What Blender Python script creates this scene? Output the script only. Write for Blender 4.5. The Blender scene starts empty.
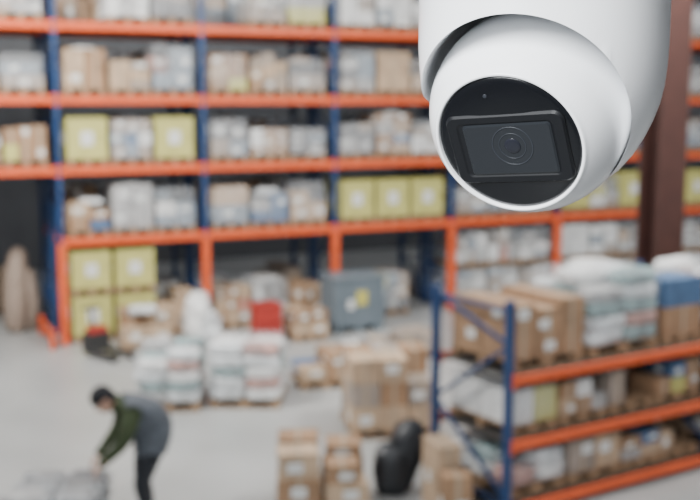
import bpy, bmesh, math, random
from mathutils import Matrix, Vector, noise
random.seed(7)
S = bpy.context.scene
COL = S.collection

# ---------------------------------------------------------------- materials
def mat(name, col, rough=0.6, var=0.0, scale=4.0, bump=0.0, bscale=30.0, metal=0.0, alpha=1.0, spec=0.5, coat=0.0):
    m = bpy.data.materials.new(name); m.use_nodes = True
    nt = m.node_tree; b = nt.nodes['Principled BSDF']
    b.inputs['Base Color'].default_value = (*col, 1)
    b.inputs['Roughness'].default_value = rough
    b.inputs['Metallic'].default_value = metal
    b.inputs['Alpha'].default_value = alpha
    b.inputs['Specular IOR Level'].default_value = spec
    b.inputs['Coat Weight'].default_value = coat
    tc = nt.nodes.new('ShaderNodeTexCoord')
    if var > 0:
        n = nt.nodes.new('ShaderNodeTexNoise'); n.inputs['Scale'].default_value = scale
        n.inputs['Detail'].default_value = 4
        r = nt.nodes.new('ShaderNodeValToRGB')
        r.color_ramp.elements[0].position = 0.3; r.color_ramp.elements[1].position = 0.7
        r.color_ramp.elements[0].color = (*[c*(1-var) for c in col], 1)
        r.color_ramp.elements[1].color = (*[min(1, c*(1+var)) for c in col], 1)
        nt.links.new(tc.outputs['Object'], n.inputs['Vector'])
        nt.links.new(n.outputs['Fac'], r.inputs['Fac'])
        nt.links.new(r.outputs['Color'], b.inputs['Base Color'])
    if bump > 0:
        n2 = nt.nodes.new('ShaderNodeTexNoise'); n2.inputs['Scale'].default_value = bscale
        bp = nt.nodes.new('ShaderNodeBump'); bp.inputs['Strength'].default_value = bump
        bp.inputs['Distance'].default_value = 0.02
        nt.links.new(tc.outputs['Object'], n2.inputs['Vector'])
        nt.links.new(n2.outputs['Fac'], bp.inputs['Height'])
        nt.links.new(bp.outputs['Normal'], b.inputs['Normal'])
    return m

M = {}
M['orange'] = mat('rack_orange_paint', (0.64, 0.092, 0.022), 0.45, 0.1, 3)
M['blue'] = mat('rack_blue_paint', (0.014, 0.044, 0.13), 0.4, 0.1, 3)
M['deck'] = mat('shelf_deck', (0.04, 0.036, 0.033), 0.7, 0.2, 5)
M['wood'] = mat('pallet_wood', (0.30, 0.19, 0.11), 0.8, 0.25, 9)
M['card1'] = mat('cardboard_brown', (0.29, 0.175, 0.10), 0.8, 0.25, 3)
M['card2'] = mat('cardboard_tan', (0.42, 0.30, 0.20), 0.8, 0.25, 3)
M['card3'] = mat('cardboard_grey', (0.28, 0.235, 0.20), 0.8, 0.25, 3)
M['white'] = mat('white_carton', (0.64, 0.64, 0.63), 0.6, 0.2, 4)
M['grey'] = mat('grey_carton', (0.15, 0.15, 0.155), 0.6, 0.3, 4)
M['lgrey'] = mat('light_grey_carton', (0.33, 0.325, 0.32), 0.6, 0.3, 4)
M['bgrey'] = mat('blue_grey_carton', (0.20, 0.24, 0.28), 0.6, 0.2, 4)
M['bluec'] = mat('blue_carton', (0.07, 0.13, 0.24), 0.55, 0.2, 4)
M['yellow'] = mat('yellow_carton', (0.46, 0.44, 0.14), 0.6, 0.12, 3)
M['label'] = mat('paper_label', (0.64, 0.65, 0.64), 0.5)
M['tape'] = mat('packing_tape', (0.36, 0.28, 0.20), 0.35)
M['film'] = mat('stretch_film', (0.74, 0.77, 0.80), 0.2, 0.08, 6, 1.0, 9, alpha=0.17)
M['sack'] = mat('white_plastic_sack', (0.58, 0.60, 0.61), 0.35, 0.35, 6, 0.5, 12)
M['sackg'] = mat('printed_sack', (0.17, 0.26, 0.26), 0.45, 0.5, 5, 0.4, 12)
M['sackr'] = mat('red_printed_sack', (0.38, 0.18, 0.14), 0.45, 0.5, 5, 0.4, 12)
M['black'] = mat('black_plastic_bag', (0.014, 0.016, 0.02), 0.4, 0.2, 5, 0.8, 9)
M['red'] = mat('red_plastic', (0.36, 0.03, 0.022), 0.5, 0.1, 4)
M['bin'] = mat('bluegrey_plastic', (0.12, 0.15, 0.175), 0.5, 0.08, 3)
M['stickery'] = mat('yellow_sticker', (0.5, 0.45, 0.1), 0.5)
M['steelred'] = mat('red_oxide_steel', (0.050, 0.019, 0.015), 0.6, 0.15, 4)
M['dark'] = mat('dark_rubber', (0.03, 0.03, 0.03), 0.6)
M['wrapbrown'] = mat('brown_wrap_paper', (0.30, 0.23, 0.185), 0.6, 0.2, 6, 0.4, 10)
M['floor'] = mat('concrete_floor', (0.325, 0.332, 0.328), 0.34, 0.16, 0.45, 0.04, 40)
M['wall'] = mat('grey_wall_panel', (0.13, 0.135, 0.145), 0.7, 0.1, 1.0)
M['roof'] = mat('roof_sheeting', (0.35, 0.36, 0.37), 0.7, 0.1, 1.0)
M['steel'] = mat('galvanised_steel', (0.45, 0.46, 0.47), 0.4, 0.1, 8, metal=0.8)

# ---------------------------------------------------------------- mesh builder
class MB:
    def __init__(s):
        s.v = []; s.f = []; s.m = []; s.mats = []; s.sm = []; s.M = Matrix.Identity(4)
    def mi(s, k):
        m = M[k] if isinstance(k, str) else k
        if m not in s.mats: s.mats.append(m)
        return s.mats.index(m)
    def add(s, vs, fs, k, smooth=False):
        o = len(s.v); s.v += [tuple(s.M @ Vector(p)) for p in vs]
        i = s.mi(k)
        for f in fs:
            s.f.append([o + a for a in f]); s.m.append(i); s.sm.append(smooth)
    def box(s, c, d, k, rz=0.0, R=None):
        hx, hy, hz = d[0]/2, d[1]/2, d[2]/2
        R = R or Matrix.Rotation(rz, 3, 'Z')
        vs = []
        for x in (-hx, hx):
            for y in (-hy, hy):
                for z in (-hz, hz):
                    vs.append(Vector(c) + R @ Vector((x, y, z)))
        s.add(vs, [(0,1,3,2),(4,6,7,5),(0,4,5,1),(2,3,7,6),(0,2,6,4),(1,5,7,3)], k)
    def bar(s, a, b, w, h, k):
        a = Vector(a); b = Vector(b); d = b - a
        R = d.to_track_quat('X', 'Z').to_matrix()
        s.box((a+b)/2, (d.length, w, h), k, R=R)
    def blob(s, c, d, k, e=0.6, n=14, mseg=10, amp=0.04, R=None, seed=0.0, fr=6):
        vs = []; fs = []
        def sp(v, p): return math.copysign(abs(v)**p, v)
        R = R or Matrix.Identity(3)
        for j in range(mseg+1):
            ph = -math.pi/2 + math.pi*j/mseg
            for i in range(n):
                th = 2*math.pi*i/n
                p = Vector((sp(math.cos(ph), e)*sp(math.cos(th), e)*d[0]/2,
                            sp(math.cos(ph), e)*sp(math.sin(th), e)*d[1]/2,
                            sp(math.sin(ph), e)*d[2]/2))
                if amp:
                    q = noise.noise(p*fr + Vector((seed, seed*1.7, 0)))
                    p = p*(1 + amp*2*q)
                vs.append(Vector(c) + R @ p)
        for j in range(mseg):
            for i in range(n):
                a = j*n+i; b = j*n+(i+1) % n
                fs.append((a, b, b+n, a+n))
        s.add(vs, fs, k, True)
    def tube(s, pts, rad, k, n=12, flat=1.0, fdir=None, caps=True):
        pts = [Vector(p) for p in pts]
        vs = []; fs = []
        up = Vector(fdir) if fdir else Vector((0, 0, 1))
        P = list(pts); Rr = list(rad)
        if caps:
            d0 = (pts[0]-pts[1]).normalized(); d1 = (pts[-1]-pts[-2]).normalized()
            P = [pts[0]+d0*rad[0]*0.8] + P + [pts[-1]+d1*rad[-1]*0.5, pts[-1]+d1*rad[-1]*0.85]
            Rr = [rad[0]*0.35] + Rr + [rad[-1]*0.75, rad[-1]*0.3]
        for i, p in enumerate(P):
            a = P[max(i-1, 0)]; b = P[min(i+1, len(P)-1)]
            t = (b-a).normalized()
            x = t.cross(up)
            if x.length < 1e-3: x = t.cross(Vector((1, 0, 0)))
            x.normalize(); y = x.cross(t).normalized()
            for q in range(n):
                th = 2*math.pi*q/n
                vs.append(p + x*math.cos(th)*Rr[i] + y*math.sin(th)*Rr[i]*flat)
        for j in range(len(P)-1):
            for i in range(n):
                a = j*n+i; b = j*n+(i+1) % n
                fs.append((a, b, b+n, a+n))
        fs.append(list(range(n))[::-1]); fs.append([(len(P)-1)*n+i for i in range(n)])
        s.add(vs, fs, k, True)
    def lathe(s, prof, k, n=64, capa=True, capb=True):
        vs = []; fs = []
        for r, z in prof:
            for i in range(n):
                t = 2*math.pi*i/n
                vs.append((r*math.cos(t), r*math.sin(t), z))
        for j in range(len(prof)-1):
            for i in range(n):
                a = j*n+i; b = j*n+(i+1) % n
                fs.append((a, b, b+n, a+n))
        if capa: fs.append(list(range(n))[::-1])
        if capb: fs.append([(len(prof)-1)*n+i for i in range(n)])
        s.add(vs, fs, k, True)
    def obj(s, name, loc=(0,0,0), rz=0.0, bevel=0.0, parent=None, matrix=None):
        me = bpy.data.meshes.new(name)
        me.from_pydata(s.v, [], s.f)
        for m in s.mats: me.materials.append(m)
        me.polygons.foreach_set('material_index', s.m)
        me.polygons.foreach_set('use_smooth', s.sm)
        bm = bmesh.new(); bm.from_mesh(me); bmesh.ops.recalc_face_normals(bm, faces=bm.faces); bm.to_mesh(me); bm.free()
        me.update()
        o = bpy.data.objects.new(name, me); COL.objects.link(o)
        if matrix is not None: o.matrix_world = matrix
        else:
            o.location = loc; o.rotation_euler = (0, 0, rz)
        if parent: o.parent = parent
        if bevel:
            b = o.modifiers.new('bevel', 'BEVEL'); b.width = bevel; b.segments = 2; b.limit_method = 'ANGLE'
            b.harden_normals = False
        return o

def empty(name, loc=(0,0,0), rz=0.0):
    e = bpy.data.objects.new(name, None); COL.objects.link(e)
    e.location = loc; e.rotation_euler = (0, 0, rz); e.empty_display_size = 0.2
    return e

# ---------------------------------------------------------------- frames
A1 = math.radians(24.0); O1 = Vector((-5.63, 20.3, 0))
A2 = math.radians(32.0); O2 = Vector((1.77, 11.4, 0))
def W1(x, y, z=0): return O1 + Matrix.Rotation(A1, 3, 'Z') @ Vector((x, y, z))
def W2(x, y, z=0): return O2 + Matrix.Rotation(A2, 3, 'Z') @ Vector((x, y, z))

# ---------------------------------------------------------------- hall shell
b = MB(); b.box((10, -7.5, -0.1), (38, 35, 0.2), 'floor'); b.obj('floor', O1, A1)
def wall(name, c, d, ribs_axis):
    b = MB(); b.box(c, d, 'wall')
    L = d[0] if ribs_axis == 'x' else d[1]
    n = int(L/0.6)
    for i in range(n):
        t = -L/2 + 0.3 + i*0.6
        if ribs_axis == 'x': b.box((c[0]+t, c[1]-math.copysign(d[1]/2, c[1]), c[2]), (0.12, 0.06, d[2]-0.02), 'wall')
        else: b.box((c[0]-math.copysign(d[0]/2, c[0]-10), c[1]+t, c[2]), (0.06, 0.12, d[2]-0.02), 'wall')
    b.obj(name, O1, A1)
wall('wall_back', (10, 10.1, 5), (38, 0.2, 10), 'x')
wall('wall_front', (10, -25.1, 5), (38, 0.2, 10), 'x')
wall('wall_left', (-9.1, -7.5, 5), (0.2, 35, 10), 'y')
wall('wall_right', (29.1, -7.5, 5), (0.2, 35, 10), 'y')
b = MB()
b.box((10, 3.25, 10.1), (38, 3.5, 0.2), 'roof'); b.box((10, 8.5, 10.1), (38, 3.0, 0.2), 'roof')
for y in (-3.5, -9.5, -15.5): b.box((10, y, 10.1), (38, 2.4, 0.2), 'roof')
b.obj('ceiling_light_blocker', O1, A1)  # unseen roof strips, added to cut ambient light over the racks

# ---------------------------------------------------------------- racks
def rack(name, loc, rz, xs, depth, levels, top, skip=(), post=0.10, bh=0.16, guard=0.0, y0=0.0):
    b = MB()
    for x in xs:
        for y in (y0, y0+depth):
            b.box((x, y, top/2), (post, 0.08, top), 'blue')
            b.box((x, y, 0.01), (post+0.08, 0.16, 0.02), 'blue')
        if guard:
            b.box((x, y0-0.02, guard/2+0.01), (post+0.05, 0.14, guard), 'orange')
        z = 0.25; k = 0
        while z < top-0.5:
            zz = min(z+0.9, top-0.1)
            ya, yb = (y0, y0+depth) if k % 2 == 0 else (y0+depth, y0)
            b.bar((x, ya, z), (x, yb, zz), 0.04, 0.04, 'blue')
            z = zz; k += 1
        b.box((x, y0+depth/2, 0.2), (0.04, depth, 0.04), 'blue')
        b.box((x, y0+depth/2, top-0.12), (0.04, depth, 0.04), 'blue')
    for i in range(len(xs)-1):
        xa, xb = xs[i]+post/2, xs[i+1]-post/2
        for li, z in enumerate(levels):
            if (i, li) in skip: continue
            for y in (y0-0.01, y0+depth+0.01):
                b.box(((xa+xb)/2, y, z-bh/2), (xb-xa+0.02, 0.06, bh), 'orange')
                for xe in (xa, xb):
                    b.box((xe, y-0.005, z-bh/2), (0.05, 0.075, bh+0.08), 'orange')
            b.box(((xa+xb)/2, y0+depth/2, z-0.02), (xb-xa, depth-0.06, 0.03), 'deck')
    return b.obj(name, loc, rz, 0.006)

LV = [2.12, 3.52, 4.88, 6.28]
XS = [-5.8, -2.9, 0, 2.9, 5.8, 8.7, 11.6, 14.5, 17.4, 20.3]
rack('pallet_rack', O1, A1, XS, 1.1, LV, 7.4, skip=((0,0),(1,0)), guard=2.0)
rack('pallet_rack', O1, A1, XS, 1.1, LV, 7.4, skip=((0,0),(1,0)), y0=1.45)
rack('pallet_rack', O2, A2, [0, 3.5, 7.0], 1.36, [0.18, 0.93, 1.69], 2.56, bh=0.10, post=0.09)
b = MB()
b.bar((-0.28, -0.3, 0.25), (-0.28, 1.2, 0.25), 0.08, 0.2, 'orange')
for y in (-0.3, 1.2): b.box((-0.28, y, 0.2), (0.1, 0.1, 0.4), 'orange')
b.obj('rack_guard_rail', O1, A1, 0.01)

# ---------------------------------------------------------------- loads
def pallet(b, w, d, z=0.0):
    for y in (-d/2+0.05, 0, d/2-0.05):
        b.box((0, y, z+0.01), (w, 0.09, 0.02), 'wood')
        for x in (-w/2+0.07, 0, w/2-0.07):
            b.box((x, y, z+0.065), (0.13, 0.09, 0.09), 'wood')
    n = 6
    for i in range(n):
        x = -w/2 + 0.05 + (w-0.1)*i/(n-1)
        b.box((x, 0, z+0.12), (0.1, d, 0.022), 'wood')
    return z+0.131

def carton(b, c, d, k, rz=0.0, label=True):
    b.box(c, d, k, rz)
    R = Matrix.Rotation(rz, 3, 'Z')
    c = Vector(c)
    if k.startswith('card'):
        b.box(c + R @ Vector((0, 0, 0.0)), (0.05, d[1]+0.004, d[2]+0.004), 'tape', rz)
    if label:
        lw, lh = min(0.18, d[0]*0.45), min(0.13, d[2]*0.38)
        ox = random.uniform(-.2, .2); oz = random.uniform(-.15, .2)
        b.box(c + R @ Vector((d[0]*ox, -d[1]/2-0.002, d[2]*oz)), (lw, 0.006, lh), 'label', rz)
        b.box(c + R @ Vector((-d[0]/2-0.002, d[1]*ox, d[2]*oz)), (0.006, lw, lh), 'label', rz)

def hull(b, w, d, z0, h, seed):
    b.blob((0, 0, z0+h/2), (w, d, h), 'film', e=0.2, n=28, mseg=12, amp=0.025, seed=seed, fr=3)

def load(kind, loc, rz, w, d, h, into=None, topper=True):
    b = into or MB()
    own = into is None
    if not own:
        b.M = Matrix.Translation(loc) @ Matrix.Rotation(rz, 4, 'Z')
    z = pallet(b, w, d)
    hh = h - z
    name = 'cardboard_box_stack'
    if kind == 'Y':
        name = 'yellow_carton_on_pallet'
        b.box((0, 0, z+hh/2), (w*0.97, d*0.95, hh), 'yellow')
        b.box((0, -d*0.475-0.003, z+hh*0.5), (w*0.30, 0.006, hh*0.34), 'label')
        b.box((-w*0.485-0.003, 0, z+hh*0.5), (0.006, d*0.34, hh*0.3), 'label')
        b.box((0, 0, z+hh), (w*0.99, d*0.97, 0.02), 'yellow')
        b.box((0, 0, z+hh+0.012), (0.06, d*0.97, 0.004), 'tape')
    elif kind in 'GWCBK':
        if kind in 'GW': name = 'wrapped_pallet_load'
        ks = {'G': ['grey', 'lgrey', 'card3', 'bgrey', 'card2', 'card3'], 'W': ['white', 'lgrey', 'white', 'bgrey', 'card3'],
              'C': ['card1','card2','card3'], 'B': ['card1','card1','card2'], 'K': ['white', 'card2', 'card1', 'lgrey', 'bluec']}[kind]
        base = random.choice(ks)
        nx, ny, nz = random.choice([(2,2,2),(2,2,3),(3,2,2),(1,2,2),(3,2,3),(2,2,4)] if h > .65 else [(2,2,1),(3,2,2),(2,2,2),(3,2,1)])
        tall = random.random() < 0.6
        for i in range(nx):
            col_h = hh*random.uniform(0.7, 1.0) if tall else hh
            for j in range(ny):
                for q in range(nz):
                    if q == nz-1 and random.random() < (0.2 if kind in 'GW' else 0.3): continue
                    kk = base if random.random() < .5 else random.choice(ks)
                    if random.random() < .04: kk = random.choice(['bluec', 'sackr', 'yellow'])
                    carton(b, (-w/2+w*(i+.5)/nx, -d/2+d*(j+.5)/ny, z+col_h*(q+.5)/nz),
                           (w/nx*0.95, d/ny*0.95, col_h/nz*0.985), kk, random.uniform(-.03, .03), random.random() < 0.4)
        if topper and random.random() < .25:
            b.blob((random.uniform(-.1,.1)*w, -.1*d, z+hh*0.97), (w*.6, d*.6, .16), random.choice(['sack','card3','lgrey']), e=.6, amp=.08, seed=random.random()*50)
        if kind in 'GW' or (kind == 'K' and random.random() < .6): hull(b, w*1.03, d*1.03, z-0.01, hh+0.03, random.random()*50)
    elif kind == 'S':
        name = 'wrapped_sack_pallet'
        nz = max(2, int(hh/0.16)); sh = hh/nz
        for q in range(nz):
            for i in range(2):
                for j in range(3):
                    if q == nz-1 and random.random() < .3: continue
                    kk = random.choice(['sack','sack','sackg','white','sackr' if random.random() < .5 else 'lgrey'])
                    b.blob((-w/4+w/2*i+random.uniform(-.03,.03), -d/3+d/3*j, z+sh*(q+.5)+.01),
                           (w/2*1.04, d/3*1.05, sh*1.15), kk, e=0.55, n=12, mseg=8, amp=0.08, seed=random.random()*99)
        hull(b, w*1.05, d*1.05, z-0.01, hh+0.04, random.random()*50)
    if own:
        return b.obj(name, loc, rz, 0.006)
    b.M = Matrix.Identity(4)

plan = {
 -2: ['---', '---', 'GCG', 'CGC', '---'],
 -1: ['---', '---', '-KC', 'GCG', 'G-G'],
  0: ['Y2Y2C', 'BGW', 'YWY', 'CCG', '-WG'],
  1: ['CGC', 'GKG', 'GKG', 'KCG', '-WW'],
  2: ['-G-', 'YYY', 'GKW', 'GCG', 'WWW'],
  3: ['W2W2W2', 'WGW', 'GKG', 'CGC', 'WWG'],
  4: ['W2W2G2', 'YWY', 'WKG', 'GCG', 'WGW'],
  5: ['G2W2C', 'YYW', 'GWW', 'WGW', 'WWW'],
  6: ['W2GW', 'WGC', 'GGW', 'WGW', 'GWW'],
}
heights = [0, 2.12, 3.52, 4.88, 6.28]
for bay, rows in plan.items():
    for li, row in enumerate(rows):
        toks = []
        for ch in row:
            if ch == '2': toks[-1] += '2'
            else: toks.append(ch)
        for k, t in enumerate(toks):
            if t == '-': continue
            x = bay*2.9 + 0.58 + k*0.87
            h = random.choice([0.68, 0.78, 0.84, 0.9, 0.94, 1.0]) if t[0] != 'Y' else 0.93
            z = heights[li]
            dbl = len(t) > 1
            if dbl: h = 0.92
            load(t[0], W1(x, 0.55, z), A1, 0.80, 1.0, h, topper=not dbl)
            if dbl:
                load(t[0], W1(x, 0.55, z+h+0.03), A1, 0.80, 1.0, h*0.95, topper=False)
b = MB()
for bay in range(-2, 7):
    for li in range(5):
        if bay < 0 and li < 2: continue
        for k in range(3):
            if li == 0 and bay in (2,) : continue
            if random.random() < 0.08: continue
            t = random.choice('GGWCGC')
            x = bay*2.9 + 0.58 + k*0.87
            load(t, (x, 2.0, heights[li]), 0, 0.82, 1.0, random.uniform(0.8, 1.1), into=b)
b.obj('stored_pallet_loads', O1, A1, 0.0)

for (x, z, w, h, k) in [(0.70,1.69,1.12,0.78,'C'),(1.95,1.69,1.15,1.0,'S'),(3.0,1.69,0.72,0.84,'K'),(4.15,1.69,1.1,0.9,'S'),(5.4,1.69,1.1,0.8,'C'),
                     (0.50,0.93,0.72,0.58,'W'),(1.30,0.93,0.75,0.52,'K'),(2.12,0.93,0.75,0.56,'C'),(2.96,0.93,0.8,0.56,'C'),(4.15,.93,1.0,.5,'C'),(5.3,.93,1.0,.5,'W'),
                     (0.58,0.18,0.88,0.5,'S'),(1.52,0.18,0.85,0.54,'C'),(2.32,0.18,0.65,0.52,'K'),(3.02,0.18,0.7,0.5,'C'),(4.2,.18,1.0,.5,'C')]:
    load(k, W2(x, 0.68, z), A2, w, 1.12, h, topper=False)

load('S', (-2.84, 16.25, 0), 0.06, 0.98, 1.1, 0.95)
load('S', (-1.62, 16.45, 0), -0.04, 1.10, 1.1, 1.0)
load('B', (-0.50, 17.5, 0), 0.25, 0.9, 0.9, 0.55)
load('C', (1.15, 19.6, 0), 0.4, 0.9, 0.9, 0.55)
load('B', (-4.0, 20.1, 0), 0.35, 0.95, 0.7, 0.8)
load('B', (-0.90, 20.95, 0), A1, 0.72, 0.66, 0.62)
load('K', (0.25, 18.9, 0), 0.2, 0.8, 0.7, 0.42)
b = MB(); z = pallet(b, 1.25, 1.1)
for i in range(3):
    for j in range(2):
        for q in range(3):
            if q == 2 and i == 2 and j == 0: continue
            carton(b, (-0.41+0.41*i, -0.27+0.54*j, z+0.17+0.34*q), (0.395, 0.52, 0.335), ['card2','card3','card2','card1'][(i*2+q+j) % 4], random.uniform(-.03,.03), (i+j+q) % 3 == 0)
b.obj('large_carton_stack', (0.55, 14.95, 0), 0.15, 0.008)
b = MB(); z = pallet(b, 1.06, 0.95)
for (x, y, zz, w, d, h, k) in [(-.27,-.22,0,.5,.42,.34,'card1'),(.27,-.22,0,.5,.42,.28,'card2'),(-.27,.24,0,.5,.42,.34,'card1'),(.27,.24,0,.5,.42,.34,'card1'),
                               (-.28,-.2,.34,.46,.4,.30,'card2'),(-.26,.24,.34,.48,.42,.34,'card1'),(.28,.22,.34,.42,.4,.26,'card1'),(.22,-.24,.28,.38,.34,.22,'card1')]:
    carton(b, (x, y, z+zz+h/2), (w, d, h), k, random.uniform(-.08,.08))
b.obj('cardboard_box_stack', (-0.34, 11.90, 0), 0.08, 0.008)
b = MB()
R = Matrix.Rotation(math.radians(14), 3, 'Y')
b.blob((0.06, 0, 0.44), (0.42, 0.42, 0.92), 'black', e=0.7, n=22, mseg=16, amp=0.06, R=R, seed=3)
b.blob((-0.11, -0.08, 0.30), (0.44, 0.40, 0.64), 'black', e=0.75, n=20, mseg=14, amp=0.07, seed=8)
b.obj('black_rubbish_bag', (0.60, 12.4, 0), 0.1)
b = MB()
carton(b, (0, 0, 0.425), (0.28, 0.5, 0.85), 'card2', 0.1)
carton(b, (0.05, -0.42, 0.3), (0.32, 0.28, 0.6), 'card1', -0.1)
b.obj('tall_carton', (1.06, 11.75, 0), 0.2, 0.008)
b = MB()
b.blob((0, 0, 0.5), (0.55, 0.6, 1.06), 'white', e=0.8, n=20, mseg=14, amp=0.2, seed=5)
b.blob((0.2, -0.12, 0.33), (0.5, 0.45, 0.66), 'sack', e=0.8, n=20, mseg=14, amp=0.2, seed=9)
b.obj('white_sack_bundle', (-3.0, 20.35, 0), 0.2)
b = MB()
for q in range(2):
    zc = 0.2 + q*0.4
    for x in (-0.25, 0.25): b.box((x, 0, zc), (0.03, 0.4, 0.38), 'red')
    for y in (-0.2, 0.2):
        b.box((0, y, zc), (0.5, 0.03, 0.38), 'red')
    b.box((0, 0, zc-0.175), (0.5, 0.4, 0.03), 'red')
    b.box((0, -0.22, zc+0.15), (0.56, 0.03, 0.05), 'red')
    b.box((0, 0.22, zc+0.15), (0.56, 0.03, 0.05), 'red')
b.obj('red_plastic_crate', (-1.68, 20.65, 0), A1, 0.008)
b = MB()
b.box((0, 0, 0.62), (1.14, 0.80, 0.98), 'bin')
b.box((0, 0, 1.14), (1.2, 0.86, 0.07), 'bin')
for x in (-0.45, 0, 0.45): b.box((x, 0, 0.065), (0.14, 0.8, 0.13), 'bin')
for x in (-0.38, 0.38): b.box((x, -0.405, 0.62), (0.08, 0.04, 0.9), 'bin')
b.box((0.05, -0.41, 0.72), (0.24, 0.02, 0.3), 'stickery')
b.box((-0.2, -0.41, 0.6), (0.14, 0.02, 0.2), 'label')
b.obj('plastic_bulk_container', (0.04, 21.85, 0), A1, 0.015)
b = MB()
for y in (-0.2, 0.2): b.box((-0.1, y, 0.1), (0.9, 0.15, 0.06), 'dark')
for y in (-0.2, 0.2): b.M = Matrix.Translation((-0.45, y, 0.05)) @ Matrix.Rotation(math.pi/2, 4, 'X'); b.lathe([(0.045,-0.05),(0.045,0.05)], 'dark', 16); b.M = Matrix.Identity(4)
b.box((0.38, 0, 0.25), (0.2, 0.5, 0.36), 'dark')
b.M = Matrix.Translation((0.45, 0, 0.09)) @ Matrix.Rotation(math.pi/2, 4, 'X'); b.lathe([(0.09,-0.06),(0.09,0.06)], 'red', 20); b.M = Matrix.Identity(4)
b.tube([(0.45,0,0.4),(0.5,0,0.7),(0.52,0,0.85)], [0.035,0.03,0.03], 'dark', 10)
b.tube([(0.52,-0.18,0.88),(0.54,0,0.88),(0.52,0.18,0.88)], [0.03,0.03,0.03], 'dark', 10)
b.box((0.36, 0, 0.48), (0.2, 0.36, 0.12), 'red')
b.obj('pallet_jack', (-4.55, 19.3, 0), 2.4, 0.008)
b = MB()
b.tube([(0,0,0.14),(0.02,0,0.6),(0.03,0,1.2),(0.08,0.03,1.62)], [0.25,0.27,0.24,0.19], 'wrapbrown', 18)
b.tube([(0.26,0.15,0.13),(0.26,0.15,0.6),(0.22,0.12,1.2)], [0.17,0.19,0.16], 'wrapbrown', 16)
b.obj('wrapped_carpet_roll', (-6.98, 21.55, 0), 0)
load('W', W1(-2.3, 3.6, 0), A1, 1.1, 1.1, 1.8)
load('C', W1(-0.9, 4.4, 0), A1, 1.1, 1.1, 1.2)

b = MB()
b.box((0, 0, 4.99), (0.03, 0.44, 9.96), 'steelred')
for y in (-0.22, 0.22): b.box((0, y, 4.99), (0.5, 0.04, 9.96), 'steelred')
b.box((0, 0, 0.02), (0.7, 0.7, 0.04), 'steelred')
for x in (-.28, .28):
    for y in (-.28, .28): b.box((x, y, 0.06), (0.05, 0.05, 0.05), 'steel')
b.obj('steel_column', (4.68, 15.75, 0), A1, 0.004)

# ---------------------------------------------------------------- work pallet by the worker
M['sackd'] = mat('dark_wrapped_sack', (0.20, 0.205, 0.21), 0.4, 0.5, 7, 0.8, 10)
b = MB(); z = pallet(b, 1.0, 0.9)
for q in range(3):
    for i in range(2):
        for j in range(3):
            b.blob((-0.25+0.5*i+random.uniform(-.03,.03), -0.3+0.3*j, z+0.09+0.165*q), (0.50, 0.32, 0.20), ['sackd','grey','lgrey','sackd'][(i+j+q) % 4], e=0.6, n=14, mseg=10, amp=0.12, seed=random.random()*99)
hull(b, 1.03, 0.93, z-0.01, 0.52, 4)
b.obj('wrapped_sack_pallet', (-3.16, 10.93, 0), 0.0)

# ---------------------------------------------------------------- worker
M['jacket'] = mat('olive_jacket', (0.034, 0.048, 0.018), 0.85, 0.2, 12, 0.4, 25)
M['vest'] = mat('grey_vest', (0.066, 0.076, 0.092), 0.7, 0.3, 10, 0.6, 12)
M['pants'] = mat('dark_trousers', (0.014, 0.016, 0.021), 0.85, 0.2, 12)
M['skin'] = mat('skin', (0.50, 0.30, 0.22), 0.55, 0.06, 12)
M['cap'] = mat('black_knit_cap', (0.010, 0.010, 0.013), 0.9, 0.2, 40, 0.5, 90)
M['shoe'] = mat('boot_leather', (0.015, 0.013, 0.012), 0.5)
M['eye'] = mat('eye_white', (0.7, 0.7, 0.68), 0.3)
M['iris'] = mat('iris', (0.03, 0.02, 0.015), 0.3)
M['lip'] = mat('lip', (0.40, 0.17, 0.14), 0.5)
WP = empty('warehouse_worker', (-2.46, 11.30, 0), math.radians(18)); WP.scale = (1.08,)*3
J = {
 'pelvis': ((.24,0,.87), (.175,.20)), 'waist': ((.26,0,1.01), (.185,.21)), 'chest': ((.19,0,1.16), (.20,.225)),
 'upch': ((.04,0,1.26), (.16,.19)), 'neck': ((-.12,0,1.325), (.065,.065)), 'headb': ((-.19,0,1.35), (.060,.060)),
}
sv = []; se = []; sr = []
idx = {}
def jv(n, p, r, parent=None):
    idx[n] = len(sv); sv.append(p); sr.append(r if isinstance(r, tuple) else (r, r))
    if parent: se.append((idx[parent], idx[n]))
prev = None
for n in ['pelvis','waist','chest','upch','neck','headb']:
    jv(n, J[n][0], J[n][1], prev); prev = n
for sd, s in (('l', -1), ('r', 1)):
    ax = 0.0 if s < 0 else 0.05
    jv('sh'+sd, (.02,.19*s,1.25), (.115,.115), 'upch')
    jv('ua'+sd, (-.04,.25*s,1.11), (.092,.092), 'sh'+sd)
    jv('el'+sd, (-.09,.26*s,.98), (.074,.074), 'ua'+sd)
    jv('fa'+sd, (-.19,.22*s,.87), (.064,.064), 'el'+sd)
    jv('wr'+sd, (-.305,.165*s,.75), (.042,.042), 'fa'+sd)
    jv('hp'+sd, (.21,.105*s,.80), (.13,.13), 'pelvis')
    jv('th'+sd, (.15,.12*s,.65), (.115,.115), 'hp'+sd)
    jv('kn'+sd, (.08+ax,.13*s,.47), (.085,.085), 'th'+sd)
    jv('ca'+sd, (.13+ax,.13*s,.32), (.074,.074), 'kn'+sd)
    jv('an'+sd, (.16+ax,.13*s,.10), (.052,.052), 'ca'+sd)
me = bpy.data.meshes.new('body_skel'); me.from_pydata(sv, se, [])
bo = bpy.data.objects.new('body_skel', me); COL.objects.link(bo)
md = bo.modifiers.new('skin', 'SKIN'); md.use_smooth_shade = True
bo.modifiers.new('sub', 'SUBSURF').levels = 2
for i, r in enumerate(sr):
    me.skin_vertices[0].data[i].radius = r
    me.skin_vertices[0].data[i].use_root = (i == 0)
bpy.context.view_layer.update()
dg = bpy.context.evaluated_depsgraph_get()
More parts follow.
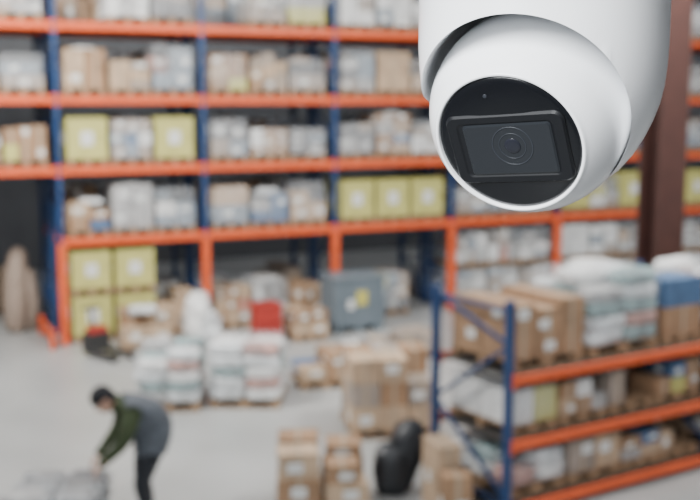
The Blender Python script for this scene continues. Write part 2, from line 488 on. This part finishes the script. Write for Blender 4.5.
bm_me = bpy.data.meshes.new_from_object(bo.evaluated_get(dg))
bpy.data.objects.remove(bo)
body = bpy.data.objects.new('body', bm_me); COL.objects.link(body); body.parent = WP
bm_me.materials.clear()
for k in ('jacket', 'pants', 'skin'): bm_me.materials.append(M[k])
for p in bm_me.polygons:
    c = p.center; p.use_smooth = True
    if c.z < 0.82 and c.x > -0.02: p.material_index = 1
    elif c.x < -0.14 and c.z > 1.25: p.material_index = 2
    elif c.x < -0.285 and c.z < 0.81: p.material_index = 2
    else: p.material_index = 0
bm = bmesh.new(); bm.from_mesh(bm_me)
dele = [f for f in bm.faces if not (0.80 < f.calc_center_median().z < 1.42 and abs(f.calc_center_median().y) < 0.235 and f.calc_center_median().x > -0.035)]
bmesh.ops.delete(bm, geom=dele, context='FACES')
bm.normal_update()
for v in bm.verts: v.co += v.normal*0.03
vm = bpy.data.meshes.new('vest'); bm.to_mesh(vm); bm.free()
vm.materials.clear(); vm.materials.append(M['vest'])
for p in vm.polygons: p.material_index = 0; p.use_smooth = True
vo = bpy.data.objects.new('vest', vm); COL.objects.link(vo); vo.parent = WP
sm = vo.modifiers.new('thick', 'SOLIDIFY'); sm.thickness = 0.025; sm.offset = -1
HM = Matrix.Translation((-.245, 0, 1.38)) @ Matrix.Rotation(math.radians(-45), 4, 'Y') @ Matrix.Scale(1.1, 4)
b = MB(); b.M = HM
b.blob((0.01, 0, 0.015), (0.195, 0.155, 0.20), 'skin', e=1.0, n=24, mseg=16, amp=0.0)
b.blob((-0.03, 0, -0.055), (0.135, 0.120, 0.14), 'skin', e=0.9, n=20, mseg=14, amp=0.0)
b.tube([(-.088,0,.005),(-.105,0,-.02),(-.112,0,-.032)], [.010,.014,.016], 'skin', 10)
for s in (-1, 1):
    b.blob((-.083, .032*s, .002), (.022,.03,.018), 'eye', e=1, n=12, mseg=8, amp=0)
    b.blob((-.092, .032*s, .002), (.010,.012,.012), 'iris', e=1, n=10, mseg=8, amp=0)
    b.blob((-.086, .033*s, .022), (.018,.042,.009), 'cap', e=1, n=10, mseg=8, amp=0)
    b.blob((.015, .082*s, -.01), (.035,.018,.062), 'skin', e=1, n=12, mseg=8, amp=0)
b.blob((-.092, 0, -.062), (.018,.05,.014), 'lip', e=1, n=12, mseg=8, amp=0)
b.tube([(.055,0,-.03),(.05,0,-.09),(.07,0,-.14)], [.055,.056,.06], 'skin', 14)
b.obj('head', parent=WP)
b = MB()
b.lathe([(0.108,0.018),(0.112,0.03),(0.110,0.055),(0.098,0.087),(0.072,0.116),(0.038,0.131),(0.005,0.135)], 'cap', 28)
b.v = [tuple(HM @ Vector((q[0]+0.008, q[1]*0.86, q[2]))) for q in b.v]
b.M = HM
b.blob((0.055, 0, -0.01), (0.13, 0.168, 0.14), 'cap', e=1.0, n=20, mseg=12, amp=0.0)
b.obj('cap', parent=WP)
b = MB(); b.tube([(-.04,0,1.28),(-.15,0,1.345)], [.105,.085], 'jacket', 18, caps=False); b.obj('collar', parent=WP)
for sd, s in (('left', -1), ('right', 1)):
    b = MB()
    w = Vector((-.305, .165*s, .75))
    dv = Vector((-.62, -.12*s, -.77)).normalized()
    side = Vector((0, 1, 0)) - dv*dv.y; side.normalize()
    nrm = dv.cross(side).normalized()
    if nrm.x > 0: nrm = -nrm
    b.tube([w-dv*.03, w+dv*.02, w+dv*.06, w+dv*.09], [.030,.036,.044,.042], 'skin', 14, flat=0.42, fdir=nrm)
    for fi, (off, L) in enumerate([(-.030,.070),(-.010,.080),(.010,.075),(.029,.058)]):
        p0 = w + dv*.085 + side*off*-s
        pts = [p0]
        for seg, ang in ((.42, 8), (.32, 28), (.26, 45)):
            ddr = (dv*math.cos(math.radians(ang)) - nrm*math.sin(math.radians(ang))).normalized()
            pts.append(pts[-1] + ddr*L*seg)
        b.tube(pts, [.0095,.009,.008,.007], 'skin', 10)
    p0 = w + dv*.03 + side*(.034*s*-1)*1.0
    td = (dv*.75 - side*s*.65).normalized()
    b.tube([p0, p0+td*.035, p0+td*.06+dv*.01], [.013,.011,.009], 'skin', 10)
    b.obj('hand_'+sd, parent=WP)
    b = MB(); b.tube([w+Vector((.05,0.01*s,.05)), w-dv*0.0], [.056,.048], 'jacket', 16, caps=False); b.obj('cuff_'+sd, parent=WP)
    ax = 0.0 if s < 0 else 0.05
    b = MB()
    b.tube([(.17+ax,.13*s,.05),(.10+ax,.132*s,.05),(.0+ax,.135*s,.04),(-.06+ax,.135*s,.035)], [.048,.048,.043,.034], 'shoe', 14, flat=0.9)
    b.tube([(.16+ax,.13*s,.07),(.16+ax,.13*s,.17)], [.055,.060], 'shoe', 14)
    b.box((.05+ax,.133*s,.008), (.29,.095,.014), 'dark')
    b.obj('boot_'+sd, parent=WP)

# ---------------------------------------------------------------- security camera (turret dome)
K = 0.53/1050.0 * 0.975
M['plastic'] = mat('white_moulded_plastic', (0.93, 0.94, 0.955), 0.20, 0, spec=0.5)
M['gloss'] = mat('black_glossy_plastic', (0.005, 0.0055, 0.007), 0.2, spec=0.4)
M['matteblk'] = mat('black_matte_plastic', (0.007, 0.0075, 0.009), 0.4, spec=0.3)
M['glass'] = mat('dark_window_glass', (0.016, 0.018, 0.021), 0.12, spec=0.3)
M['lensring'] = mat('lens_ring', (0.026, 0.029, 0.036), 0.4, spec=0.3)
M['lens'] = mat('lens_glass', (0.015, 0.016, 0.022), 0.15, spec=0.3)
SC = empty('security_camera', (0.0960, 0.5354, 4.7015))
ballc = Vector((-10, -4, -9)); BR = 103.5
def lathe_obj(name, prof, k, matrix, n=128, capa=True, capb=True, parent=SC):
    b = MB(); b.M = matrix
    b.lathe(prof, k, n, capa, capb)
    b.v = [tuple(Vector(p)*K) for p in b.v]
    return b.obj(name, parent=parent)
prof = [(108,200),(121,199),(125,194),(125,120),(125,80),(125,56),(124,36),(122,16),(118,-2),(112,-19),(104,-36),(93,-54),(80,-69),(62,-82),(40,-91),(18,-95),(2,-96)]
hs = lathe_obj('housing', prof, 'plastic', Matrix.Identity(4))
def axmat(c, d, up=Vector((0,0,1)), roll=0.0):
    d = Vector(d).normalized(); x = up.cross(d).normalized(); y = d.cross(x)
    R = Matrix((x, y, d)).transposed().to_4x4()
    return Matrix.Translation(c) @ R @ Matrix.Rotation(roll, 4, 'Z')
dO = Vector((-.30, -.92, -.22))
cc = ballc+Vector((-4,1,4.5))
c1 = lathe_obj('cutter', [(107,0),(107,60),(109,200)], 'plastic', axmat(cc, dO))
bs = [(107*math.sin(a), -107*math.cos(a)) for a in [math.radians(1+ i*178/40) for i in range(41)]]
c2 = lathe_obj('cutter2', bs, 'plastic', axmat(cc, dO))
for c in (c1, c2):
    m = hs.modifiers.new('cut', 'BOOLEAN'); m.operation = 'DIFFERENCE'; m.object = c; m.solver = 'EXACT'
bv = hs.modifiers.new('bev', 'BEVEL'); bv.width = 2.5*K; bv.segments = 3; bv.limit_method = 'ANGLE'; bv.angle_limit = math.radians(40)
bpy.context.view_layer.update()
dg = bpy.context.evaluated_depsgraph_get()
hm = bpy.data.meshes.new_from_object(hs.evaluated_get(dg))
hs.modifiers.clear(); hs.data = hm
for p in hm.polygons: p.use_smooth = True
try: hm.set_sharp_from_angle(angle=math.radians(35))
except Exception as e: print(e)
bpy.data.objects.remove(c1); bpy.data.objects.remove(c2)
e = Vector((-.43, -.78, -.46)).normalized()
FM = axmat(ballc, e, roll=math.radians(0))
fr = 77.0; zc = math.sqrt(BR*BR-fr*fr)
a0 = math.acos(zc/BR)
prof = [(BR*math.sin(a), BR*math.cos(a)) for a in [math.pi-0.02 - (math.pi-0.02-a0)*i/60 for i in range(61)]]
prof += [(76.3, zc+1.4), (75.1, zc+2.2), (73.7, zc+2.0), (72.9, zc+1.0), (72.7, zc-4), (70, zc-4.2), (1, zc-4.2)]
lathe_obj('eyeball', prof, 'plastic', FM, 160)
lathe_obj('face_disc', [(72.1,zc-5),(72.1,zc-0.8),(71,zc+0.2),(66,zc+1.4),(40,zc+4),(1,zc+4.5)], 'gloss', FM, 128)
def rrect(w, h, r, n=8):
    pts = []
    for cx, cy, a in ((w/2-r, h/2-r, 0), (-w/2+r, h/2-r, 90), (-w/2+r, -h/2+r, 180), (w/2-r, -h/2+r, 270)):
        for i in range(n+1):
            t = math.radians(a+90*i/n); pts.append((cx+r*math.cos(t), cy+r*math.sin(t)))
    return pts
def plate(name, layers, k, mtx):
    b = MB(); b.M = mtx
    n = len(rrect(10, 10, 1)); vs = []; fs = []
    for (w, h, r, z, ox, oy) in layers:
        vs += [(x+ox, y+oy, z) for x, y in rrect(w, h, r)]
    for j in range(len(layers)-1):
        for i in range(n):
            a = j*n+i; c = j*n+(i+1) % n; fs.append((a, c, c+n, a+n))
    fs.append(list(range(n))[::-1]); fs.append([(len(layers)-1)*n+i for i in range(n)])
    b.add(vs, fs, k, False)
    b.v = [tuple(Vector(p)*K) for p in b.v]
    return b.obj(name, parent=SC)
FR = FM @ Matrix.Rotation(math.radians(4), 4, 'Z') @ Matrix.Translation((1, -3, 0))
plate('window_bezel', [(122,76,10,zc-1,0,0),(122,76,10,zc+3.2,0,0),(118,72,9,zc+5.8,0,0),(100,60,6,zc+5.8,0,0),(96,56,5,zc+4.8,0,0)], 'matteblk', FR)
plate('window_glass', [(91,56,4,zc+4,2,0),(91,56,4,zc+5.4,2,0),(87,52,4,zc+6.4,2,0)], 'glass', FR)
def ring(name, r0, r1, z, h, k, ox=0, oy=0):
    return lathe_obj(name, [(r0, z), (r0, z+h), (r1, z+h), (r1, z)], k, FR @ Matrix.Translation((ox, oy, 0)), 64, False, False)
lx, ly = 5, 4
ring('lens_outer_ring', 21, 20, zc+6.3, 0.4, 'lensring', lx, ly)
ring('lens_middle_ring', 14, 13.2, zc+6.3, 0.4, 'lensring', lx, ly)
lathe_obj('lens', [(8.5, zc+6.3), (8, zc+6.8), (5, zc+7.3), (2.5, zc+7.5), (0.3, zc+7.6)], 'lens', FR @ Matrix.Translation((lx, ly, 0)), 48)
lathe_obj('microphone_hole', [(2.0, zc+1), (2.0, zc+2.9), (1.2, zc+3.0), (0.2, zc+2.6)], 'lensring', FR @ Matrix.Translation((-13, 57, 0)), 24)
lathe_obj('junction_box', [(100,198),(132,200),(132,240),(128,246),(20,248)], 'plastic', Matrix.Identity(4), 96)
zt = 4.7015 + 248*K
b = MB()
b.box((0, 0, zt+0.01), (14.5, 0.2, 0.02), 'steelred'); b.box((0, 0, zt+0.15), (14.5, 0.012, 0.26), 'steelred'); b.box((0, 0, zt+0.29), (14.5, 0.2, 0.02), 'steelred')
for x in (-7.1, 7.1):
    b.box((x, 0, zt/2), (0.2, 0.2, zt-0.01), 'steelred'); b.box((x, 0, 0.02), (0.4, 0.4, 0.04), 'steelred')
b.obj('steel_beam_frame', (0, 0.5354, 0), 0, 0.003)

# ---------------------------------------------------------------- light
w = bpy.data.worlds.new('World'); S.world = w; w.use_nodes = True
bg = w.node_tree.nodes['Background']
bg.inputs['Color'].default_value = (0.95, 0.975, 1.0, 1); bg.inputs['Strength'].default_value = 2.1
def area(name, loc, target, size, power, col=(1,1,1)):
    l = bpy.data.lights.new(name, 'AREA'); l.size = size; l.energy = power; l.color = col
    o = bpy.data.objects.new(name, l); COL.objects.link(o); o.location = loc
    o.rotation_euler = (Vector(target)-Vector(loc)).to_track_quat('-Z', 'Y').to_euler()
area('rack_fill_light', (-7, 13, 9.6), (-4.5, 20.5, 4.5), 2.0, 2000, (1, .97, .92))  # unseen area light, added to brighten the upper-left shelves
area('rack_fill_light', (5, 13, 9.6), (4, 22, 3), 2.5, 1500, (1, .97, .92))  # second added area light, aimed at the right-hand bays, no fixture modelled
area('turret_fill_light', (-2.8, -2.6, 6.6), (0.1, 0.5, 4.7), 2.2, 900, (.95, .98, 1))  # added fill from front-left to brighten the security camera housing

# ---------------------------------------------------------------- camera
cd = bpy.data.cameras.new('Camera'); co = bpy.data.objects.new('Camera', cd); COL.objects.link(co)
co.location = (0, 0, 4.7); co.rotation_euler = (math.radians(90-7.86), 0, 0)
cd.sensor_width = 36; cd.lens = 54; cd.clip_start = 0.05; cd.clip_end = 200
cd.dof.use_dof = True; cd.dof.focus_distance = 0.485; cd.dof.aperture_fstop = 10.5
S.camera = co
